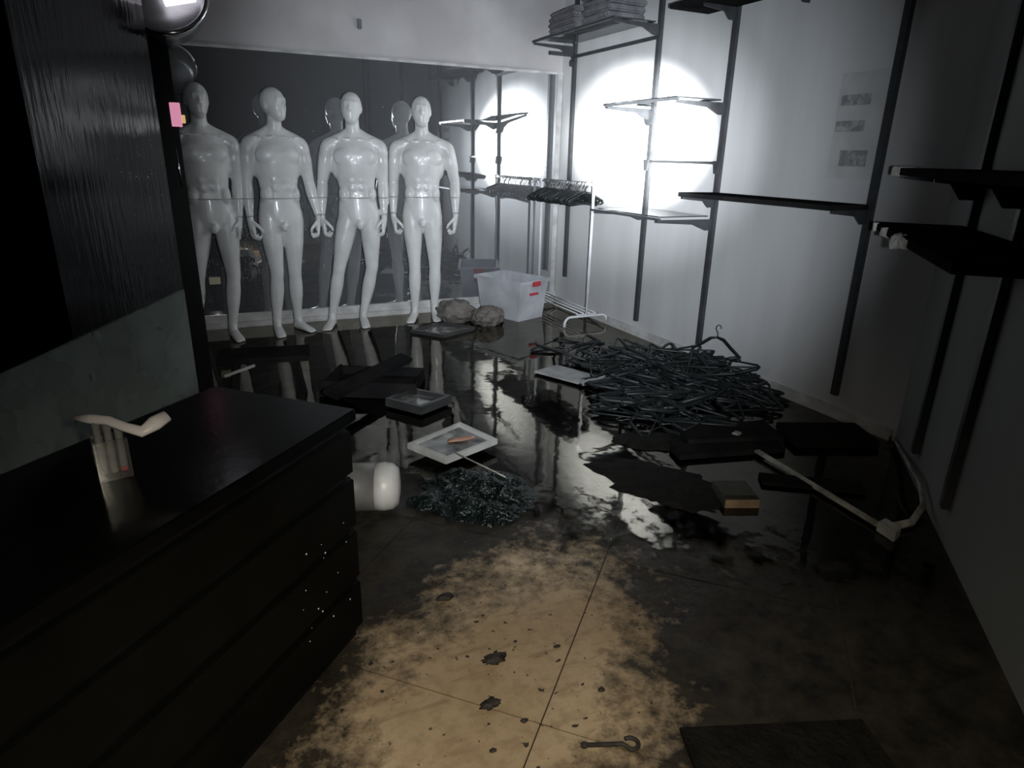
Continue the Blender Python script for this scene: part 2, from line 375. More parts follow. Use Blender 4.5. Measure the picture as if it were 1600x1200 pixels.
# baseboards
def baseboard(name, p, q, material, h=0.07, d=0.014, cap=True):
    e = Vector((q[0]-p[0], q[1]-p[1])).normalized(); n = Vector((-e.y, e.x))
    o = struct(name, MB().prism([p, q, (q[0]+n.x*d, q[1]+n.y*d), (p[0]+n.x*d, p[1]+n.y*d)], 0.0, h), material)
    if cap: MB().prism([p, q, (q[0]+n.x*d*1.9, q[1]+n.y*d*1.9), (p[0]+n.x*d*1.9, p[1]+n.y*d*1.9)], 0.0, h*0.45).build('skirting_foot', material, o)
    return o
baseboard('baseboard_right', (XW, 2.06), (XW, YB), M['trim'])
bb = struct('baseboard_back', MB().prism([(-2.6, 5.86), (XW, 5.86), (XW, YB), (-2.6, YB)], 0.0, 0.115), M['trim'])
MB().prism([(-2.6, 5.838), (XW, 5.838), (XW, 5.862), (-2.6, 5.862)], 0.0, 0.05).build('lower_ledge', M['trim'], bb)
# white jamb between mirror and corner, top trim over the mirror
struct('trim_1', MB().prism([(3.225, 5.872), (3.275, 5.872), (3.275, YB), (3.225, YB)], 0.115, 2.16), M['trim'], bevel=0.002)
struct('trim_2', MB().prism([(-2.6, 5.862), (3.275, 5.862), (3.275, YB), (-2.6, YB)], 2.145, 2.165), M['trim'], bevel=0.002)

# ------------------------------------------------------------------ mirror
mir = thing('wall_mirror', 'wide wet dark mirror on the back wall behind the four mannequins', 'mirror', (0.3, 5.89, 0.115))
edges_x = [-2.6, -0.6, 1.4, 3.225]
for a, b in zip(edges_x[:-1], edges_x[1:]):
    MB().prism([(a+0.001-0.3, -0.014), (b-0.001-0.3, -0.014), (b-0.001-0.3, 0.004), (a+0.001-0.3, 0.004)], 0.0, 2.03).build('mirror_pane', M['mirror'], mir)
def beads(name, pts, parent, material):
    mb = MB()
    for p, n, r in pts:
        q = n.to_track_quat('Z', 'Y').to_matrix(); mb.ell(p, (r, r, r*0.55), q, 6, 4)
    o = mb.build(name, material, parent, smooth=True); o['kind'] = 'stuff'; return o
pts = []
rnd = random.Random(3)
for k in range(420):
    c = rnd.random()
    if c < 0.62: x, z = rnd.gauss(0.38, 0.16), rnd.gauss(0.66, 0.2)
    elif c < 0.85: x, z = rnd.gauss(0.95, 0.10), rnd.gauss(0.85, 0.22)
    else: x, z = rnd.uniform(-0.1, 2.6), rnd.uniform(0.3, 1.9)
    if not 0.15 < z < 2.0: continue
    r = rnd.choice((0.002, 0.0025, 0.003, 0.004)); pts.append((Vector((x-0.3, -0.0145, z-0.115)), Vector((0, -1, 0)), r))
    if rnd.random() < 0.25:
        for q in range(1, 5): pts.append((Vector((x-0.3+rnd.gauss(0, .002), -0.0145, z-0.115-q*0.009)), Vector((0, -1, 0)), r*0.8))
beads('water_beads', pts, mir, M['drop'])

# ------------------------------------------------------------------ standing water
edge = [(-3.9, 3.2), (-0.6, 2.7), (0.2, 2.2), (0.35, 2.05), (0.5, 1.9), (0.7, 1.8), (0.92, 1.8), (1.05, 1.65), (1.15, 1.45), (1.25, 1.25), (1.4, 1.12), (1.65, 1.02), (1.9, .92), (2.12, .96)]
shore = []
for (x0, y0), (x1, y1) in zip(edge[:-1], edge[1:]):
    n = max(2, int(math.hypot(x1-x0, y1-y0)/0.02))
    for k in range(n):
        t = k/n; x, y = x0+(x1-x0)*t, y0+(y1-y0)*t
        dv = noise.noise(Vector((x*7, y*7, 0)))*0.06+noise.noise(Vector((x*23, y*23, 4)))*0.03
        shore.append((x+dv*0.5, y+dv))
poly = shore+[(2.16, .95), (XW-0.002, 2.05), (XW-0.001, YB-0.001), (-3.99, YB-0.001)]
me = bpy.data.meshes.new('water'); me.from_pydata([(x, y, 0.006) for x, y in poly], [], [tuple(range(len(poly)))]); me.materials.append(M['water'])
wat = bpy.data.objects.new('water', me); COL.objects.link(wat)
tag(wat, 'dark standing water flooding the floor around the mannequins and hangers', 'water', kind='stuff')

# ------------------------------------------------------------------ mannequins
def remesh(mb, voxel, iters):
    me = mb.mesh('tmp'); o = bpy.data.objects.new('tmp', me); COL.objects.link(o)
    md = o.modifiers.new('r', 'REMESH'); md.mode = 'VOXEL'; md.voxel_size = voxel
    sm = o.modifiers.new('s', 'SMOOTH'); sm.factor = 0.5; sm.iterations = iters
    dg = bpy.context.evaluated_depsgraph_get(); dg.update()
    out = bpy.data.meshes.new_from_object(o.evaluated_get(dg))
    bpy.data.objects.remove(o); bpy.data.meshes.remove(me)
    for p in out.polygons: p.use_smooth = True
    return out
def split(me, z, keep_up, gap=0.0015):
    bm = bmesh.new(); bm.from_mesh(me)
    r = bmesh.ops.bisect_plane(bm, geom=bm.verts[:]+bm.edges[:]+bm.faces[:], plane_co=(0, 0, z+(gap if keep_up else -gap)), plane_no=(0, 0, 1), clear_inner=keep_up, clear_outer=not keep_up)
    ed = [g for g in r['geom_cut'] if isinstance(g, bmesh.types.BMEdge)]
    bmesh.ops.holes_fill(bm, edges=ed)
    out = bpy.data.meshes.new('part'); bm.to_mesh(out); bm.free()
    for p in out.polygons: p.use_smooth = True
    return out
def V(*a): return Vector(a)
def hand_mesh(side):
    """loosely curled hand hanging from the wrist at the origin; side=+1 image right, palm towards the thigh (-side*x), thumb forward (-y)"""
    mb = MB(); s = side
    mb.loft([(V(0, 0, .02), V(.022, 0, 0), V(0, .030, 0)), (V(0, 0, -.02), V(.021, 0, 0), V(0, .034, 0)), (V(0, 0, -.055), V(.019, 0, 0), V(0, .043, 0)), (V(-.004*s, .002, -.088), V(.016, 0, 0), V(0, .042, 0))], 14)
    for yy, ln, zz in ((-.032, .9, -.084), (-.011, 1.0, -.090), (.011, .95, -.089), (.031, .78, -.082)):
        a = V(.002*s, yy, zz); b = a+V(-.003*s, 0, -.034*ln); c = b+V(-.030*s, 0, -.014*ln); d = c+V(-.016*s, 0, .022*ln)
        mb.tube([a+V(0, 0, .02), a, b, (b+c)/2, c, d], [.0105, .0108, .0105, .010, .0095, .0075], 8)
    a = V(-.004*s, -.026, -.018); b = V(-.022*s, -.050, -.044); c = V(-.042*s, -.054, -.072); d = V(-.050*s, -.048, -.098)
    mb.tube([a, b, c, d], [.015, .0135, .0115, .0085], 8)
    return remesh(mb, 0.0035, 4)
HANDS = {s: hand_mesh(s) for s in (-1, 1)}
def mannequin(loc, rz, label, head_yaw=0.0, pelvis=(0, 0), chest=(0, 0), head=(0, 0), feet=((-.1, 0, -8), (.1, 0, 8)), elbows=((-.25, 1.19), (.25, 1.19)), hands=((-.25, .93), (.25, .93)), knees=(0, 0), sh=0.205, seed=1):
    t = thing('mannequin', label, 'mannequin', loc, rz, 'white shop mannequins in a row before the mirror')
    mb = MB(); px, py = pelvis; cx, cy = chest; hx, hy = head
    def sx(z):   # spine offset
        k = min(1, max(0, (z-0.9)/(1.45-0.9))); return V(px+(cx-px)*k, py+(cy-py)*k, z)
    prof = [(.835, .07, .06, .0), (.87, .135, .095, .005), (.92, .158, .108, .010), (.97, .163, .108, .010), (1.03, .154, .098, .004), (1.09, .143, .090, 0), (1.14, .140, .088, 0), (1.20, .148, .094, 0), (1.27, .158, .108, .0), (1.34, .168, .118, .002), (1.41, .174, .118, .006), (1.46, .176, .106, .010), (1.50, .160, .088, .014), (1.535, .112, .072, .016), (1.57, .074, .062, .012)]
    rings = []
    for z, a, b, oy_ in prof:
        c = sx(z)+V(0, oy_, 0); rings.append((c, V(a, 0, 0), V(0, b, 0)))
    mb.loft(rings, 28)
    C = sx(1.40); C.z = 0
    for s in (-1, 1):
        mb.ell(C+V(.078*s, -.072, 1.390), (.090, .040, .074), rotz(.22*s))         # chest muscle
        mb.ell(C+V(.13*s, .03, 1.33), (.062, .085, .12))                           # back flank
        mb.ell(C+V(.06*s, .012, 1.525), (.095, .050, .046), Matrix.Rotation(.40*s, 3, 'Y'))  # shoulder slope
        mb.tube([C+V(.02*s, .016, 1.575), C+V(.07*s, .014, 1.535), C+V(.13*s, .010, 1.500), C+V((sh-.01)*s, .008, 1.465)], [.045, .052, .058, .062], 16)
        W = sx(1.1); W.z = 0
        for zz, rx in ((1.275, .036), (1.215, .036), (1.155, .035), (1.09, .036)):
            mb.ell(sx(zz)+V(.036*s, -.079-(zz-1.1)*.06, 0), (rx, .013, .031))
        mb.ell(sx(1.10)+V(.105*s, -.03, 0), (.045, .06, .075))                      # oblique
        mb.ell(sx(.93)+V(.075*s, .072, 0), (.082, .066, .095))                      # glute
        mb.tube([C+V(.02*s, -.062, 1.525), C+V(.10*s, -.066, 1.520), C+V(.18*s, -.03, 1.525)], [.006, .007, .006], 8)  # collar bone
    mb.ell(sx(.868)+V(0, -.088, 0), (.030, .030, .044))
    # neck and head
    hb = C+V(hx-cx*0, hy, 0)
    mb.loft([(C+V(0, .014, 1.50), V(.066, 0, 0), V(0, .060, 0)), (C+V(hx*.3, .008, 1.57), V(.058, 0, 0), V(0, .058, 0)), (C+V(hx*.7, .0, 1.64), V(.054, 0, 0), V(0, .057, 0)), (C+V(hx, -.004, 1.70), V(.054, 0, 0), V(0, .058, 0))], 16)
    H = C+V(hx, hy-.008, 0); Rh = rotz(head_yaw)
    def hd(x, y, z): return H+Rh @ V(x, y, 0)+V(0, 0, z)
    mb.ell(hd(0, .010, 1.768), (.083, .104, .102), Rh)
    mb.ell(hd(0, -.026, 1.728), (.071, .076, .092), Rh)
    mb.ell(hd(0, -.044, 1.675), (.050, .056, .047), Rh)                            # jaw and chin
    mb.ell(hd(0, -.080, 1.785), (.052, .016, .022), Rh)                            # brow
    mb.loft([(hd(0, -.086, 1.785), Rh @ V(.008, 0, 0), Rh @ V(0, .010, 0)), (hd(0, -.099, 1.755), Rh @ V(.011, 0, 0), Rh @ V(0, .012, 0)), (hd(0, -.104, 1.735), Rh @ V(.015, 0, 0), Rh @ V(0, .014, 0)), (hd(0, -.092, 1.727), Rh @ V(.013, 0, 0), Rh @ V(0, .010, 0))], 10)  # nose
    mb.ell(hd(0, -.092, 1.703), (.022, .010, .007), Rh); mb.ell(hd(0, -.091, 1.691), (.019, .010, .007), Rh)  # lips
    for s in (-1, 1):
        mb.ell(hd(.033*s, -.084, 1.765), (.016, .008, .007), Rh)                   # closed eyelid
        mb.ell(hd(.076*s, .012, 1.745), (.010, .021, .034), Rh)                    # ear
    # arms
    for i, s in enumerate((-1, 1)):
        S = C+V(sh*s, .008, 1.475); Eb = V(elbows[i][0], .030, elbows[i][1]); Wr = V(hands[i][0], -.020, hands[i][1])
        mb.ell(S+V(.004*s, 0, -.032), (.058, .066, .088), Matrix.Rotation(-.25*s, 3, 'Y'))
        mb.tube([S+V(-.03*s, 0, .02), S+(Eb-S)*.2, S+(Eb-S)*.45+V(0, -.006, 0), S+(Eb-S)*.7, S+(Eb-S)*.9, Eb, Eb+(Wr-Eb)*.14, Eb+(Wr-Eb)*.3, Eb+(Wr-Eb)*.6, Eb+(Wr-Eb)*.85, Wr], [.052, .057, .057, .051, .046, .044, .046, .047, .040, .031, .028], 14)
        mb.ell(S+(Eb-S)*.48+V(0, -.022, 0), (.036, .036, .085), (Eb-S).to_track_quat('Z', 'Y').to_matrix())
        h = link('hand', HANDS[s].copy(), M['mann'], t); h.location = Wr+V(0, 0, -.021)
        h.rotation_euler = (R(-4), R(5*s), R(-12*s)); h.scale = (1.15, 1.1, 1.12)
    # legs
    for i, s in enumerate((-1, 1)):
        fx, fy, toe = feet[i]; Hp = V(px+.086*s, py+.004, .93); An = V(fx, fy+.035, .085)
        Kn = (Hp+An)/2; Kn.z = .505; Kn += V(knees[i], -.030, 0)
        mb.tube([Hp+V(0, 0, .05), Hp+V(0, 0, -.02), Hp+(Kn-Hp)*.22, Hp+(Kn-Hp)*.45, Hp+(Kn-Hp)*.7, Hp+(Kn-Hp)*.9, Kn, Kn+(An-Kn)*.12, Kn+(An-Kn)*.3, Kn+(An-Kn)*.5, Kn+(An-Kn)*.75, An, An+V(0, 0, -.04)], [.078, .086, .086, .079, .066, .056, .053, .050, .055, .051, .038, .033, .034], 18)
        mb.ell(Hp+(Kn-Hp)*.42+V(.012*s, -.030, 0), (.052, .045, .16), (Kn-Hp).to_track_quat('Z', 'Y').to_matrix())
        mb.ell(Kn+(An-Kn)*.30+V(0, .026, 0), (.044, .036, .095), (An-Kn).to_track_quat('Z', 'Y').to_matrix())
        mb.ell(Kn+V(0, -.030, .0), (.030, .024, .036))
        Rt = rotz(R(toe)); fwd = Rt @ V(0, -1, 0); side = Rt @ V(1, 0, 0); a0 = V(An.x, An.y, 0)
        mb.loft([(a0-fwd*.045+V(0, 0, .045), side*.020, V(0, 0, .022)), (a0-fwd*.03+V(0, 0, .042), side*.031, V(0, 0, .038)), (a0+fwd*.03+V(0, 0, .045), side*.034, V(0, 0, .042)), (a0+fwd*.09+V(0, 0, .033), side*.038, V(0, 0, .029)), (a0+fwd*.15+V(0, 0, .024), side*.042, V(0, 0, .020)), (a0+fwd*.185+V(0, 0, .019), side*.036, V(0, 0, .014)), (a0+fwd*.205+V(0, 0, .017), side*.020, V(0, 0, .010))], 16)
        mb.ell(An+fwd*.02+V(0, 0, -.015), (.030, .036, .05))
        for q in range(5):
            b = a0+fwd*(.178-.008*abs(q-1))+side*((q-2)*.0155)
            mb.tube([b+V(0, 0, .020), b+fwd*.026+V(0, 0, .015), b+fwd*.040+V(0, 0, .012)], [.010, .009, .007], 7)
    body = remesh(mb, 0.0062, 16)
    zw = 1.075
    upm = split(body, zw, True); lom = split(body, zw, False)
    link('upper_body', upm, M['mann'], t); link('lower_body', lom, M['mann'], t)
    # beads of water on the plastic
    rr = random.Random(seed); pts = []
    fr = [p for p in upm.polygons if p.normal.y < -0.35]; fl = [p for p in lom.polygons if p.normal.y < -0.35 and p.center.z > .45]
    for k in range(34):
        p = rr.choice(fr if k % 3 else fl); pts.append((p.center.copy(), p.normal.copy(), rr.choice((.0022, .0028, .0036))))
    beads('water_beads', pts, t, M['drop'])
    return t
mannequin((.115, 5.53, 0), R(2), 'white male mannequin half hidden by the dark doorway post, leftmost of the four', head_yaw=R(8), pelvis=(.01, 0), head=(0, 0), feet=((-.20, .02, -14), (.06, -.02, 10)), elbows=((-.25, 1.19), (.215, 1.19)), hands=((-.26, .94), (.195, .94)), knees=(-.005, .03), sh=.20, seed=11)
mannequin((.62, 5.56, 0), R(6), 'white male mannequin with its head turned right, second from the left', head_yaw=R(32), pelvis=(0, 0), chest=(.005, 0), head=(.012, 0), feet=((-.105, -.02, -4), (.075, .03, 22)), elbows=((-.225, 1.19), (.245, 1.19)), hands=((-.235, .94), (.285, .94)), knees=(.02, -.01), sh=.195, seed=12)
mannequin((1.235, 5.56, 0), R(-10), 'white male mannequin striding with wide-set feet and arms held out, third from the left', head_yaw=R(-10), pelvis=(.0, 0), chest=(-.015, 0), head=(-.005, 0), feet=((-.27, .0, -16), (-.01, .03, 4)), elbows=((-.275, 1.19), (.205, 1.19)), hands=((-.295, .94), (.20, .94)), knees=(-.01, .045), sh=.205, seed=13)
mannequin((1.785, 5.59, 0), R(-16), 'brightly lit white male mannequin facing front, nearest the storage box', head_yaw=R(0), chest=(.012, 0), head=(0, 0), feet=((-.085, -.01, -14), (.095, .03, 4)), elbows=((-.235, 1.19), (.285, 1.19)), hands=((-.245, .94), (.285, .94)), knees=(.01, .01), sh=.215, seed=14)

# ------------------------------------------------------------------ right-wall shelving
XU = XW-0.016
def upright(x, y, z0, z1, label, rot=0.0):
    t = thing('shelf_upright', label, 'upright', (x, y, z0), rot, 'slotted black steel uprights')
    o = MB().box((0, 0, (z1-z0)/2), (0.030, 0.042, z1-z0)).build('post', M['shelf'], t, bevel=0.003)
    mb = MB(); k = 0.05
    while k < z1-z0-0.05:
        mb.box((-0.0152, 0, k), (0.001, 0.008, 0.024)); k += 0.05
    sl = mb.build('slots', M['traydark'], o); sl['kind'] = 'stuff'
    return t
UY = [5.65, 4.42, 3.63, 2.44]
upright(XU, UY[0], 0.30, HC-0.02, 'black wall upright nearest the back corner behind the garment rack')
upright(XU, UY[1], 0.13, HC-0.02, 'black wall upright crossing the brightest patch of the right wall')
upright(XU, UY[2], 0.13, HC-0.02, 'black wall upright rising above the heap of hangers')
upright(XU, UY[3], 0.14, HC-0.02, 'black wall upright beside the wall notice')
sN = 45
def near(u, d, z):   # u along the near wall from the bend, d out from it
    return Vector((XW-S2*u-S2*d, 2.04-S2*u+S2*d, z))
U4, U5 = 0.47, 1.02
for u, z0, lb in ((U4, .14, 'black upright on the dark near wall, closest to the wall bend'), (U5, .14, 'black upright on the dark near wall, closest to the camera')):
    p = near(u, .016, z0); upright(p.x, p.y, z0, HC-0.02, lb, R(-45))
def bracket(parent, base, out, z, ln, h=0.07):
    """tapered arm from the wall; out = horizontal unit vector away from the wall"""
    b = Vector((base[0], base[1], z)); o = Vector((out[0], out[1], 0)); s = Vector((-o.y, o.x, 0))*0.0045
    prof = [(0, .005), (ln, .005), (ln, -.012), (ln*.35, -.028), (.05, -h), (0, -h)]
    vs = [b+o*a+V(0, 0, c)+s for a, c in prof]+[b+o*a+V(0, 0, c)-s for a, c in prof]; n = len(prof)
    fs = [tuple(range(n)), tuple(range(2*n-1, n-1, -1))]+[(i, (i+1) % n, (i+1) % n+n, i+n) for i in range(n)]
    return MB().add(vs, fs).build('bracket', M['shelf'], parent)
def shelf_frame(ya, yb, z, xf, label, glass=True, arms=True, rail=0.016):
    t = thing('wall_shelf', label, 'shelf', (XW-0.03, (ya+yb)/2, z)); off = Vector(t.location)
    ln = XW-0.03-xf
    for y in (ya, yb): bracket(t, (0, y-off.y), (-1, 0), 0, ln)
    MB().bar(V(xf-off.x, ya-off.y-.02, .012), V(xf-off.x, yb-off.y+.02, .012), rail, rail).build('front_rail', M['shelf'], t, bevel=.002)
    if glass: MB().box(((xf-off.x)/2+.012, 0, .024), (ln-.05, abs(yb-ya)-.05, .008)).build('glass_plate', M['shelfglass'], t)
    return t
shelf_frame(UY[2], UY[1], 1.775, 2.85, 'black shelf frame in front of the brightest wall patch')
shelf_frame(UY[2], UY[1], 1.03, 2.79, 'low glass shelf with black rails right of the garment rack')
shelf_frame(UY[1], UY[0], 2.35, 2.85, 'high black shelf above the corner of the mirror', glass=True)
# wall-side rails
t = thing('wall_rail', 'thin black rail at eye height between two bright-wall uprights', 'rail', (XU, (UY[1]+UY[2])/2, 1.405))
MB().box((-.018, 0, 0), (.014, UY[1]-UY[2]+.06, .018)).build('bar', M['shelf'], t, bevel=.002)
for y in (UY[1], UY[2]): MB().add(*(lambda s: ([(-.034, y-t.location.y-.03, .012), (-.034, y-t.location.y+.03, .012), (-.034, y-t.location.y+.014, -.07), (-.034, y-t.location.y-.014, -.07), (-.016, y-t.location.y-.03, .012), (-.016, y-t.location.y+.03, .012), (-.016, y-t.location.y+.014, -.07), (-.016, y-t.location.y-.014, -.07)], [(0, 1, 2, 3), (7, 6, 5, 4), (0, 4, 5, 1), (1, 5, 6, 2), (2, 6, 7, 3), (3, 7, 4, 0)]))(0)).build('clamp', M['shelf'], t)
t = thing('wall_rail', 'high black rail under the corner shelf', 'rail', (XU, (UY[0]+UY[1])/2, 2.27))
MB().box((-.018, 0, 0), (.014, UY[0]-UY[1]+.06, .026)).build('bar', M['shelf'], t, bevel=.002)
MB().box((-.14, UY[0]-t.location.y, .016), (.24, .03, .03)).build('arm', M['shelf'], t, bevel=.003)
MB().lathe([(.02, 0), (.030, .006), (.030, .02), (.02, .024)], 16, (-.02, UY[0]-t.location.y, -.05), Matrix.Rotation(R(-90), 3, 'Y')).build('joint', M['shelf'], t)
MB().lathe([(.045, 0), (.058, .006), (.058, .02), (.045, .024)], 24, (-.02, UY[1]-t.location.y, -.55), Matrix.Rotation(R(-90), 3, 'Y')).build('joint', M['shelf'], t)
# solid board between uprights three and four
t = thing('wall_shelf', 'dark board shelf at chest height below the wall notice', 'shelf', (XW-.03, (UY[2]+UY[3])/2, 1.19))
MB().box((-.15, 0, .012), (.30, UY[2]-UY[3]-.0, .028)).build('board', M['board'], t, bevel=.003)
for y in (UY[2], UY[3]): bracket(t, (0, y-t.location.y), (-1, 0), -.006, .27)
# high shelf at the top edge
t = thing('wall_shelf', 'high dark board shelf at the top of the wall above the hanger heap', 'shelf', (XW-.03, 3.45, 2.335))
MB().box((-.16, -.05, .014), (.32, .98, .028)).build('board', M['board'], t, bevel=.003)
for y in (UY[2], 3.05): bracket(t, (0, y-3.45), (-1, 0), -.004, .26)
# folded dark goods on the corner shelf
for k, (y, wy, hz, lb) in enumerate(((5.22, .42, .16, 'folded smoke-stained cloth bundle at the far end of the high corner shelf'), (4.72, .36, .20, 'folded smoke-stained cloth bundle at the near end of the high corner shelf'))):
    mb = MB()
    for q in range(4): mb.box((3.05+random.uniform(-.01, .01), y+random.uniform(-.012, .012), 2.384+hz/4*(q+.5)), (.34, wy, hz/4*.92), rotz(random.uniform(-.04, .04)))
    tag(mb.build('folded_cloth', M['foldcloth'], bevel=.012), lb, 'cloth', 'bundles on the corner shelf')

# near-wall shelves
def near_shelf(u0, u1, z, dep, label, th, chips):
    o0 = near(u0, 0.03, z); t = thing('wall_shelf', label, 'shelf', o0)
    pl = [near(u0, .03, z)-o0, near(u1, .03, z)-o0, near(u1, dep, z)-o0, near(u0, dep, z)-o0]
    bd = MB().prism([(p.x, p.y) for p in pl], 0, th).build('board', M['board'], t, bevel=.002)
    for u in (U4, U5):
        b = near(u, .03, 0)-o0; bracket(t, (b.x, b.y), (-S2, S2), -.002, dep-.06, .09)
    rr = random.Random(5)
    for (u, d, s) in chips:
        c = near(u, d, z)-o0+V(0, 0, th*.5); mb = MB().box((0, 0, 0), (s*1.6, s*.7, th*1.15), rotz(R(45)))
        mb.v = [v+V(rr.uniform(-1, 1), rr.uniform(-1, 1), rr.uniform(-1, 1))*s*.18+c for v in mb.v]
        mb.build('chipped_edge', M['chip'], bd)
    return t
n1 = near_shelf(U4-.02, 2.1, 1.378, .33, 'dark board shelf at eye height on the near wall with a pale broken end', .03, [])
off = Vector(n1.location)
pc = [near(U4-.025, .345, 0)-off, near(U4-.025, .262, 0)-off, near(U4+.012, .25, 0)-off, near(U4+.055, .275, 0)-off, near(U4+.075, .336, 0)-off]
MB().prism([(p.x, p.y) for p in pc], -.003, .034).build('chipped_edge', M['chip'], n1.children[0], bevel=.003)
near_shelf(U4-.05, 1.75, 1.15, .37, 'dark board shelf with a crumbling pale front edge on the near wall', .03, [(.50, .372, .02), (.74, .374, .035), (1.06, .375, .06), (1.02, .376, .03), (1.14, .374, .04)])

# wall notice
t = thing('wall_notice', 'faded notice sheet with three dark printed blocks on the right wall', 'notice', (XW-.002, 2.62, 1.34))
MB().box((0, 0, .27), (.002, .30, .54)).build('sheet', M['paper'], t)
for (y0, y1, z0, z1) in ((2.569, 2.75, 1.716, 1.77), (2.578, 2.76, 1.584, 1.639), (2.53, 2.70, 1.405, 1.488)):
    MB().box((-.0016, (y0+y1)/2-2.62, (z0+z1)/2-1.34), (.0012, y1-y0, z1-z0)).build('printed_block', M['ink'], t)
tag(MB().box((1.394, YB-.012, 2.40), (.035, .024, .075)).build('wall_sensor', M['sensor'], bevel=.006), 'small grey sensor box on the wall above the mirror', 'sensor')

# ------------------------------------------------------------------ garment rack and its hangers
RX, RY0, RY1, RZ = 3.055, 4.87, 5.80, 1.21
t = thing('garment_rack', 'white metal garment rack full of black hangers beside the right wall', 'clothes rack', (RX, (RY0+RY1)/2, 0)); oy_ = (RY0+RY1)/2
MB().tube([(0, RY0-oy_-.06, RZ), (0, RY1-oy_+.05, RZ)], .011, 12).build('hanging_rail', M['rack'], t, smooth=True)
for y in (RY0, RY1):
    MB().tube([(0, y-oy_, .10), (0, y-oy_, RZ)], .0125, 12).build('post', M['rack'], t, smooth=True)
    f = []
    for k in range(0, 7): a = math.pi/2*k/6; f.append((-.22+.06*(1-math.cos(math.pi/2-a)) if 0 else -.22+.06*(1-math.cos(a)), y-oy_, .03+.06*math.sin(a)))
    f = [(-.22, y-oy_, .004)]+f+[(-p[0], p[1], p[2]) for p in reversed(f)]+[(.22, y-oy_, .004)]
    fo = MB().tube(f, .011, 10).build('foot', M['rack'], t, smooth=True)
    for x in (-.22, .22): MB().lathe([(.010, 0), (.0135, .002), (.0135, .026), (.0115, .030)], 12, (x*(1 if x < 0 else .99), y-oy_, .001)).build('foot_cap', M['tray'], fo, smooth=True)
for x in (-.09, -.03, .03, .09): MB().tube([(x, RY0-oy_, .115), (x, RY1-oy_, .115)], .006, 8).build('bottom_bar', M['rack'], t, smooth=True)
for y in (RY0, RY1): MB().bar((-.10, y-oy_, .108), (.10, y-oy_, .108), .014, .008).build('cross_bar', M['rack'], t)
for y in (RY0, RY1): MB().lathe([(.016, -.02), (.018, -.012), (.018, .014), (.014, .02)], 14, (0, y-oy_, RZ)).build('corner_joint', M['rack'], t, smooth=True)

def hanger_meshes(wd=.40, drop=.10):
    fr = MB(); h = wd/2
    fr.tube([(0, 0, -.075), (-.05, 0, -.085), (-h*.6, 0, -.085-drop*.5), (-h*.93, 0, -.085-drop*.92), (-h, 0, -.10-drop), (-h*.9, 0, -.112-drop), (0, 0, -.112-drop), (h*.9, 0, -.112-drop), (h, 0, -.10-drop), (h*.93, 0, -.085-drop*.92), (h*.6, 0, -.085-drop*.5), (.05, 0, -.085), (0, 0, -.075)], [.010, .014, .014, .012, .009, .008, .006, .008, .009, .012, .014, .014, .010], 6, 0.75)
    hk = MB(); pts = [(0, 0, -.08), (0, 0, -.045)]
    for k in range(0, 9): a = R(-60+k*30); pts.append((-.020*math.cos(a)*-1, 0, -.013+.024*math.sin(a)))
    hk.tube(pts, .0028, 6)
    a, b = fr.mesh('frame', True), hk.mesh('hook', True)
    a.materials.append(M['hanger']); b.materials.append(M['wire']); return a, b
HF, HK = hanger_meshes(.40, .10); HF2, HK2 = hanger_meshes(.34, .06)
def hanger(label, group, f, k):
    o = tag(link('hanger', f, None), label, 'hanger', group); link('hook', k, None, o); return o
rr = random.Random(21)
NH = 40
for k in range(NH):
    lb = 'black hanger closest to the near post of the white garment rack' if k == 0 else 'black hanger closest to the mirror on the white garment rack' if k == NH-1 else ('black plastic hanger in the ' + ('near' if k < 14 else 'middle' if k < 27 else 'mirror-side') + ' third of the white garment rack rail')
    o = hanger(lb, 'hangers on the garment rack', HF2, HK2)
    y = RY0+.11+(RY1-RY0-.15)*k/(NH-1)
    o.location = (RX+rr.uniform(-.006, .006), y+rr.uniform(-.006, .006), RZ+.004); o.rotation_euler = (rr.uniform(-.12, .12), rr.uniform(-.10, .10), rr.uniform(-.16, .16))

# heap of hangers by the right wall
def heap(cx, cy, ax, ay, rot, hmax, n, label, group, seed, fill=True):
    r = random.Random(seed)
    for k in range(n):
        a = r.uniform(0, 2*math.pi); q = math.sqrt(r.random()); lx, ly = q*ax*math.cos(a), q*ay*math.sin(a)
        x = cx+lx*math.cos(rot)-ly*math.sin(rot); y = cy+lx*math.sin(rot)+ly*math.cos(rot)
        x = min(x, XW-.24)
        z = .02+hmax*max(0, 1-q*q)*r.uniform(.15, 1.0)
        side = ''
        if n > 50: side = ', on its wall side' if x > cx+.16 else ', at its left edge' if x < cx-.22 else ', on its far slope' if y > cy+.2 else ', on its near slope' if y < cy-.2 else ', in its middle'
        o = hanger(label+side, group, HF, HK)
        o.rotation_euler = (R(90)+r.gauss(0, .20), r.gauss(0, .14), r.uniform(0, 2*math.pi)); o.location = (x, y, z)
        mw = o.rotation_euler.to_matrix(); c = mw @ V(0, 0, -.11); o.location = (x-c.x, y-c.y, z)
        # rest the lowest point on the floor or above
        low = min((mw @ v.co).z for v in HF.vertices); o.location.z = max(o.location.z, .012-low)
heap(2.80, 3.30, .62, .42, R(112), .17, 120, 'black plastic hanger in the wet heap beside the right wall', 'hangers heaped on the wet floor', 31)
heap(2.30, 2.95, .42, .26, R(100), .06, 18, 'black plastic hanger strewn in the water in front of the heap', 'hangers strewn before the heap', 33)
heap(2.55, 4.15, .35, .22, R(30), .02, 8, 'black plastic hanger lying in shallow water behind the pale sheet', 'hangers in the shallow water', 34)
# one hanger standing on the heap against the wall
o = hanger('black hanger propped upright on the heap against the right wall', None, HF, HK); del_g = o.get('group')
o.location = (3.17, 3.34, .345); o.rotation_euler = (R(8), R(4), R(102))

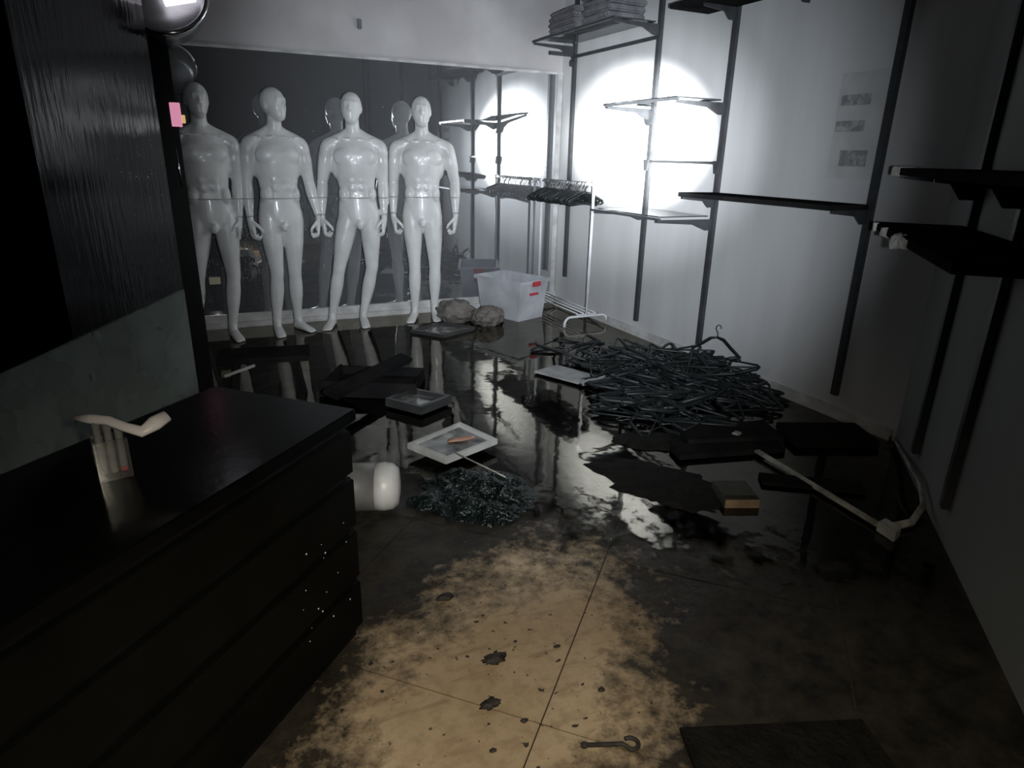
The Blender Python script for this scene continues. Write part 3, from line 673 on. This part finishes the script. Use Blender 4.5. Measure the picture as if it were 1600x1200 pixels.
# ------------------------------------------------------------------ storage box, sack
def storage_box(loc, rz, L_, W_, H_, label):
    t = thing('storage_box', label, 'storage box', loc, rz)
    b0, b1 = (.86*L_/2, .86*W_/2), (L_/2, W_/2); th = .006
    def rect(hx, hy, z): return [(-hx, -hy, z), (hx, -hy, z), (hx, hy, z), (-hx, hy, z)]
    vs = rect(*b0, .0)+rect(*b1, H_)+rect(b1[0]-th, b1[1]-th, H_)+rect(b0[0]-th, b0[1]-th, th)
    fs = [(3, 2, 1, 0)]+[(i, (i+1) % 4, 4+(i+1) % 4, 4+i) for i in range(4)]+[(4+i, 4+(i+1) % 4, 8+(i+1) % 4, 8+i) for i in range(4)]+[(8+i, 8+(i+1) % 4, 12+(i+1) % 4, 12+i) for i in range(4)]+[(12, 13, 14, 15)]
    MB().add(vs, fs).build('body', M['bin'], t, bevel=.004)
    body = t.children[0]
    mb = MB(); o = .018
    for (x0, x1, y0, y1) in ((-b1[0]-o, b1[0]+o, -b1[1]-o, -b1[1]), (-b1[0]-o, b1[0]+o, b1[1], b1[1]+o), (-b1[0]-o, -b1[0], -b1[1], b1[1]), (b1[0], b1[0]+o, -b1[1], b1[1])):
        mb.box(((x0+x1)/2, (y0+y1)/2, H_-.012), (x1-x0, y1-y0, .03))
    rimo = mb.build('rim', M['bin'], t, bevel=.003)
    for s in (-1, 1):
        h = MB().box((s*(b1[0]+.022), 0, H_-.03), (.012, .11, .045)).build('latch', M['red'], rimo, bevel=.004)
        MB().box((s*(b1[0]-.010), 0, H_-.125), (.03, .11, .022)).build('handle', M['red'], body, bevel=.004)
    return t
storage_box((2.601, 5.471, .0), R(112), .56, .38, .37, 'cloudy plastic storage box with red latches in the back corner')
def lump(name, loc, rad, label, cat, material, seed, sub=4, amp=.25, fr=3.0, flat=.0):
    bm = bmesh.new(); bmesh.ops.create_icosphere(bm, subdivisions=sub, radius=1)
    for v in bm.verts:
        d = v.co.normalized(); n = noise.noise(d*fr+V(seed, 0, 0))*amp+noise.noise(d*fr*3+V(0, seed, 0))*amp*.4
        v.co = d*(1+n); v.co = V(v.co.x*rad[0], v.co.y*rad[1], v.co.z*rad[2]); v.co.z = max(v.co.z+rad[2]*.75, 0.0)
    me = bpy.data.meshes.new(name); bm.to_mesh(me); bm.free()
    for p in me.polygons: p.use_smooth = True
    o = link(name, me, material); o.location = loc; return tag(o, label, cat)
lump('wet_sack', (2.02, 5.42, .004), (.17, .13, .11), 'brown sodden sack slumped beside the right foot of the brightest mannequin', 'sack', M['sack'], 4)
lump('wet_sack', (2.25, 5.20, .004), (.14, .10, .095), 'brown sodden sack pressed against the front of the storage box', 'sack', M['sack'], 9)

# ------------------------------------------------------------------ left side: black panel, post, glass screen, counter
dv = V(-.342, -.94, 0); c0 = V(-.10, 3.99, 0); nb = V(-.94, .342, 0)
pan = thing('glossy_column', 'tall glossy black column panel streaked with water at the left', 'column', c0)
e1 = dv*1.12
MB().prism([(0, 0), (e1.x, e1.y), (e1.x+nb.x*.35, e1.y+nb.y*.35), (nb.x*.35, nb.y*.35)], 0.0, HC-.01).build('panel', M['black'], pan, bevel=.004)
pts = []; rnd = random.Random(8)
for k in range(36):
    tt = rnd.uniform(.03, .55); z = rnd.gauss(1.35, .16); c = dv*tt-nb*.001; pts.append((V(c.x, c.y, z), -nb, rnd.choice((.002, .003, .004))))
beads('water_beads', pts, pan, M['drop'])
po = thing('door_post', 'narrow black doorway post right of the glossy black column', 'post', (-.065, 4.25, 0))
MB().box((0, 0, HC/2), (.10, .05, HC-.02)).build('post', M['post'], po, bevel=.003)
MB().tube([(.025, -.030, 1.22), (.022, -.034, 1.32), (.022, -.030, 1.42)], [.004, .006, .003], 8).build('handle', M['chrome'], po, smooth=True)
a, b = V(-.075, 2.86, 0), V(-.62, 1.49, 0); d = (b-a).normalized(); n = V(d.y, -d.x, 0)*.006
gs = MB().prism([((a+n).x, (a+n).y), ((b+n).x, (b+n).y), ((b-n).x, (b-n).y), ((a-n).x, (a-n).y)], .0, .90).build('glass_screen', M['dusty'], bevel=.0015)
tag(gs, 'dusty grey glass screen standing behind the black counter', 'screen')

ct = thing('sales_counter', 'low black sales counter with horizontal slats at the left foreground', 'counter', (.32, 1.71, 0), R(45))
# local x runs along the aisle towards the far end (0), local y towards the back of the counter
LC, WC, HCo = 2.3, .46, .75
MB().box((-LC/2, WC/2, HCo-.0175), (LC+.03, WC+.03, .035)).build('worktop', M['counter'], ct, bevel=.004)
MB().box((-LC/2, WC/2, (HCo-.035)/2), (LC-.03, WC-.03, HCo-.036)).build('carcass', M['post'], ct)
zs = [.04, .215, .39, .56]
for k in range(4):
    z0 = zs[k]; z1 = (zs[k+1] if k < 3 else HCo-.04)-.022
    MB().box((-LC/2, .006, (z0+z1)/2), (LC, .020, z1-z0)).build('slat', M['slat'], ct, bevel=.003)
    MB().box((.004-.012+.006, WC/2, (z0+z1)/2), (.020, WC-.02, z1-z0)).build('slat', M['slat'], ct, bevel=.003)
pts = []; rnd = random.Random(18)
for k in range(16): pts.append((V(rnd.uniform(-.30, -.03), -.0045, rnd.uniform(.1, .45)), V(0, -1, 0), rnd.choice((.0015, .002, .003))))
beads('water_beads', pts, ct, M['drop'])

# acrylic holder with pens and white strip on the counter
ph = thing('pen_holder', 'small clear acrylic holder standing on the black counter', 'holder', (-.222, 1.512, .751), R(12))
for sx_, sy_, dx, dy in ((-.030, 0, .003, .05), (.030, 0, .003, .05), (0, -.025, .063, .003), (0, .025, .063, .003)): MB().box((sx_, sy_, .045), (dx, dy, .09)).build('side_wall', M['acryl'], ph)
MB().box((0, 0, .003), (.063, .053, .006)).build('base', M['acryl'], ph, bevel=.001)
for k, (x, hz, lb) in enumerate(((-.019, .118, 'left grey marker pen in the acrylic holder'), (0, .112, 'middle grey marker pen in the acrylic holder'), (.019, .115, 'right grey marker pen with a red end in the acrylic holder'))):
    c = rotz(R(12)) @ V(x, 0, 0)+V(-.222, 1.512, .758); p = thing('marker_pen', lb, 'pen', c, 0, 'pens in the acrylic holder')
    MB().lathe([(.006, .008), (.0075, .012), (.0075, hz*.55), (.0062, hz*.56), (.0062, hz*.62), (.0075, hz*.63), (.0075, hz), (.004, hz+.003)], 14).build('barrel', M['pen'], p, smooth=False)
    MB().lathe([(.004, 0), (.0072, .002), (.0072, .008), (.006, .009)], 14).build('end_cap', M['red'] if k == 2 else M['pen'], p)
ws = MB(); pth = [(-.275, 1.53, .8865), (-.245, 1.515, .884), (-.215, 1.50, .882), (-.185, 1.485, .868), (-.155, 1.472, .858), (-.130, 1.485, .868), (-.105, 1.500, .876)]
ws.tube(pth, [.007, .011, .010, .010, .013, .017, .013], 10, .55)
tag(ws.build('white_plastic_strip', M['white'], smooth=True), 'bent white plastic strip resting across the pens on the counter', 'plastic strip')

# lamp hanging at the top left
lp = thing('hanging_lamp', 'chrome-rimmed lamp glowing at the top left beside the black column', 'lamp', (-.015, 4.12, 2.155))
Rl = Matrix.Rotation(R(-14), 3, 'Y') @ Matrix.Rotation(R(66), 3, 'X')
MB().lathe([(.12, -.20), (.17, -.17), (.205, -.04), (.212, .0), (.204, .006), (.194, .0), (.186, -.016), (.02, -.06)], 36, (0, 0, 0), Rl).build('shade', M['lampdark'], lp, smooth=True)
rim = []
for k in range(41): a = 2*math.pi*k/40; rim.append(Rl @ V(.210*math.cos(a), .210*math.sin(a), .004))
MB().tube(rim, .013, 8).build('rim', M['chrome'], lp, smooth=True)
mb = MB().box((0, 0, 0), (.15, .14, .012)); mb.v = [Rl @ (v+V(.075, .005, -.012)) for v in mb.v]; mb.build('lens', M['lamp'], lp, bevel=.003)
MB().tube([Rl @ V(0, 0, -.19), V(0, .07, HC-2.155-.005)], .012, 8).build('stem', M['post'], lp, smooth=True)

# glowing panels and cream plate put in for lights seen in the mirror
sg = thing('sign_reflection', 'small glowing pink and yellow stand-in for a mirrored sign, on the black doorway post beside the leftmost mannequin head', 'sign', (-.011, 4.217, 1.535))
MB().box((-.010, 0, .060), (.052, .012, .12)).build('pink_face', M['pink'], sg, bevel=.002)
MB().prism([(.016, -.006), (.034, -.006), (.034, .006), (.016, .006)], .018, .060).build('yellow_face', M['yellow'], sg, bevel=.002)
tag(MB().box((.091, 5.868, .405), (.085, .010, .055)).build('reflected_light_plate', M['cream'], bevel=.002), 'small cream plate standing in for a reflected light low on the mirror between the leftmost mannequin legs', 'plate')

# ------------------------------------------------------------------ things on the flooded floor
def tray(corners, z, h, label, name, rimm, panel, cat, rimw=.022, tilt=0.0):
    c = sum((V(*p, 0) for p in corners), V(0, 0, 0))/4; t = thing(name, label, cat, (c.x, c.y, z))
    q = [V(*p, 0)-c for p in corners]
    ins = [p*(1-rimw/p.length*1.5) for p in q]
    if sum(q[i].cross(q[(i+1) % 4]).z for i in range(4)) < 0: q.reverse(); ins.reverse()
    MB().prism([(p.x, p.y) for p in ins], .002, h*.45).build('panel', panel, t)
    for i in range(4):
        a, b, c2, d2 = q[i], q[(i+1) % 4], ins[(i+1) % 4], ins[i]
        MB().prism([(a.x, a.y), (b.x, b.y), (c2.x, c2.y), (d2.x, d2.y)], .0, h).build('rim', rimm, t, bevel=.002)
    t.rotation_euler = (tilt, tilt*.5, 0); return t
tray([(1.52, 5.16), (1.72, 4.90), (2.065, 5.06), (1.86, 5.32)], .006, .03, 'dark-rimmed frame floating in front of the brightest mannequin', 'floating_frame', M['traydark'], M['murk'], 'frame')
tray([(.88, 3.55), (1.03, 3.33), (1.26, 3.45), (1.075, 3.68)], .020, .05, 'dark-rimmed tray of murky water beside the black boards', 'shallow_tray', M['traydark'], M['murk'], 'tray', .025)
t3 = tray([(.81, 2.87), (.93, 2.64), (1.25, 2.76), (1.15, 3.03)], .045, .03, 'pale-rimmed square tray of sludge resting on the dark green cloth heap', 'shallow_tray', M['tray'], M['murk'], 'tray', .024, tilt=.02)
sc_ = lump('paper_scrap', (1.085, 2.84, .062), (.075, .022, .006), 'orange-brown paper scrap lying in the pale-rimmed tray', 'scrap', M['scrap'], 2, 3)
tr = thing('pale_sheet', 'pale flat sheet lying in the water left of the hanger heap', 'sheet', (2.17, 3.64, .02))
c = [(1.98, 3.79), (2.15, 3.43), (2.36, 3.49), (2.20, 3.86)]
MB().prism([(x-2.17, y-3.64) for x, y in c], 0, .012).build('panel', M['sheet'], tr, bevel=.003)
MB().bar((2.15-2.17, 3.43-3.64, .014), (2.36-2.17, 3.49-3.64, .014), .02, .03).build('front_lip', M['sheet'], tr, bevel=.003)
# canister on its side
cn = thing('canister', 'white plastic canister lying on its side by the end of the counter', 'canister', (.50, 2.46, .105), R(-20))
Rc = Matrix.Rotation(R(90), 3, 'Y')
MB().lathe([(.02, -.24), (.085, -.235), (.098, -.21), (.10, -.05), (.10, .055)], 28, (0, 0, 0), Rc).build('body', M['canisterb'], cn, smooth=True)
MB().lathe([(.101, .055), (.102, .09), (.096, .125), (.075, .148), (.03, .155)], 28, (0, 0, 0), Rc).build('base_cap', M['canister'], cn, smooth=True)
# dark green cloth heap
def cloth_heap(name, cx, cy, ax, ay, rot, h, label, material, seed, rough=.5, n=46, jag=.12):
    vs = []; fs = []
    for i in range(n+1):
        for k in range(n*2):
            a = 2*math.pi*k/(n*2); q = i/n
            e = 1+noise.noise(V(math.cos(a)*2.2, math.sin(a)*2.2, seed))*jag*2+noise.noise(V(math.cos(a)*8, math.sin(a)*8, seed+3))*jag
            lx, ly = q*ax*e*math.cos(a), q*ay*e*math.sin(a)
            x = cx+lx*math.cos(rot)-ly*math.sin(rot); y = cy+lx*math.sin(rot)+ly*math.cos(rot)
            f = 1-q**3
            z = h*f*(.55+rough*(noise.noise(V(x*9, y*9, seed))*.8+noise.noise(V(x*24, y*24, seed))*.45))
            vs.append((x-cx, y-cy, max(z, .0)+.004*(1-q)))
    m_ = n*2
    for i in range(n):
        for k in range(m_): fs.append((i*m_+k, i*m_+(k+1) % m_, (i+1)*m_+(k+1) % m_, (i+1)*m_+k))
    me = bpy.data.meshes.new(name); me.from_pydata(vs, [], fs)
    for p in me.polygons: p.use_smooth = True
    o = link(name, me, material); o.location = (cx, cy, .007); return tag(o, label, 'cloth')
cloth_heap('cloth_heap', .98, 2.37, .27, .25, R(-50), .075, 'crumpled wet dark green cloth heap under the pale-rimmed tray', M['cloth'], 5, .9)
tag(MB().tube([(.985, 2.66, .085), (1.10, 2.45, .06), (1.13, 2.40, .05)], .004, 6).build('thin_stick', M['strip'], smooth=True), 'thin pale stick lying across the dark green cloth heap', 'stick')
cloth_heap('cloth_heap', 1.79, 2.15, .33, .19, R(-62), .02, 'flat soaked black cloth with ragged edges between the tray and the black boards', M['blackcloth'], 12, .5, 40, .16)
cloth_heap('cloth_heap', 2.05, 2.55, .20, .12, R(-30), .05, 'small soaked black cloth bunched at the left end of the black boards', M['blackcloth'], 15, .6, 24, .14)
# black boards on the right
def plank(a, b, wd, ht, label, name='black_board', material=None, z=.01, tilt=0):
    a, b = V(*a, 0), V(*b, 0); c = (a+b)/2; ang = math.atan2((b-a).y, (b-a).x)
    t = MB().box((0, 0, ht/2), ((b-a).length, wd, ht)).build(name, material or M['board'], bevel=.003)
    t.location = (c.x, c.y, z); t.rotation_euler = (tilt, 0, ang); return tag(t, label, 'board')
plank((2.20, 2.50), (2.70, 2.34), .22, .05, 'thick black board lying in the water right of the ragged cloth')
plank((2.05, 2.36), (2.62, 2.22), .12, .03, 'narrow black board lying in front of the thick black board', z=.008)
plank((2.75, 2.30), (3.16, 2.12), .26, .04, 'black board lying by the right baseboard near the wall bend')
plank((2.25, 1.98), (2.62, 1.72), .10, .02, 'slim black board lying beyond the cardboard box under the pale strip', z=.008)
# long loose strip and cable by the near wall
st = thing('loose_trim', 'long dirty white trim strip lying loose on the floor by the near wall', 'trim strip', (2.41, 1.90, 0))
MB().bar((2.46-2.41, 2.36-1.90, .03), (2.385-2.41, 1.45-1.90, .022), .03, .014).build('strip', M['strip'], st, bevel=.003)
MB().box((2.455-2.41, 2.36-1.90, .048), (.05, .04, .04), rotz(.4)).build('joiner', M['strip'], st, bevel=.006)
MB().prism([(2.345-2.41, 1.37-1.90), (2.41-2.41, 1.39-1.90), (2.42-2.41, 1.47-1.90), (2.36-2.41, 1.46-1.90)], .006, .05).build('end_cap', M['tray'], st, bevel=.004)
cb = [(2.41, 1.43, .03), (2.52, 1.42, .03), (2.66, 1.47, .05), (2.76, 1.56, .09), (2.84, 1.66, .10), (2.95, 1.75, .08), (3.10, 1.88, .05), (3.24, 2.02, .035)]
tag(MB().tube(cb, .016, 8, .5).build('loose_cable_duct', M['strip'], smooth=True), 'curved grey cable duct running from the wall bend to the loose trim strip', 'cable duct')
# small cardboard box
bx = thing('cardboard_box', 'small dark cardboard box with a tan front panel standing in the mud', 'box', (2.02, 1.90, 0), R(-23))
for (c, dd, mm) in (((0, -.085, .022), (.15, .005, .045), M['card']), ((0, .085, .022), (.15, .005, .045), M['carddark']), ((-.075, 0, .022), (.005, .17, .045), M['carddark']), ((.075, 0, .022), (.005, .17, .045), M['carddark']), ((0, 0, .006), (.15, .17, .005), M['carddark']), ((0, .02, .046), (.15, .13, .004), M['carddark'])): MB().box(c, dd).build('panel', mm, bx)
# open drawer of black boards and low bench behind the counter
dr = thing('upturned_crate', 'upturned shallow black crate half afloat behind the end of the counter', 'crate', (.92, 3.93, .01), R(-28))
MB().box((0, 0, .008), (.56, .40, .012)).build('bottom', M['board'], dr)
for (c, dd) in (((0, -.20, .05), (.60, .018, .10)), ((0, .20, .035), (.56, .018, .07)), ((-.28, 0, .04), (.018, .40, .08)), ((.27, .05, .03), (.018, .30, .06))): MB().box(c, dd).build('side_panel', M['board'], dr, bevel=.002)
plank((.56, 3.52), (1.16, 4.06), .10, .03, 'pointed black board leaning over the shallow black crate', z=.13, tilt=.25)
bn = thing('low_bench', 'low black bench tipped in the water behind the counter', 'bench', (.28, 3.96, 0), R(-10))
MB().box((0, 0, .285), (.50, .24, .035)).build('top', M['board'], bn, bevel=.003)
for x, y in ((-.20, -.09), (.20, -.09), (-.20, .09), (.20, .09)): MB().bar((x, y, .0), (x*.8, y*.8, .27), .03, .03).build('leg', M['board'], bn, bevel=.003)
MB().bar((-.22, -.10, .20), (-.05, -.10, .255), .018, .016).build('pale_brace', M['tray'], bn, bevel=.003)
# near floor
plank((.95, .90), (1.42, .72), .22, .012, 'flat black mat in the mud at the lower right foreground', 'black_mat', M['blackcloth'], .002)
hk = thing('metal_hook', 'rusty dark hook lying on the tan tiles at the bottom', 'hook', (.80, 1.035, .006), R(-22))
pts = [(-.07, 0, 0), (.03, 0, 0)]
for k in range(9): a = R(-100+k*28); pts.append((.05+.020*math.cos(a), .018*math.sin(a), 0))
MB().tube(pts, .006, 8).build('rod', M['debris'], hk, smooth=True); MB().lathe([(.006, -.008), (.009, -.004), (.009, .004), (.006, .008)], 10, (-.07, 0, 0), Rc).build('end_knob', M['debris'], hk)
for k, (x, y, s, lb) in enumerate(((.65, 1.43, .035, 'dark torn leaf-like scrap on the tan tiles'), (.57, 1.28, .028, 'clump of black debris on the tile joint'), (.61, 1.76, .03, 'black debris lump at the far edge of the tan tiles'))):
    lump('debris_scrap', (x, y, .001), (s, s*.55, s*.30), lb, 'debris', M['debris'], k*5+1, 3, .6, 4.0)
rr = random.Random(77)
for k in range(14):
    a = rr.uniform(.25, 1.9); b_ = rr.uniform(-.75, -.05); x, y = (a+b_)*S2, (a-b_)*S2
    s = rr.uniform(.004, .009); lump('grit_lump', (x, y, .0), (s*1.4, s, s*.5), 'tiny dark grit lump scattered on the muddy tan tiles', 'debris', M['debris'], k, 1, .5, 3.0)['group'] = 'grit on the tiles'
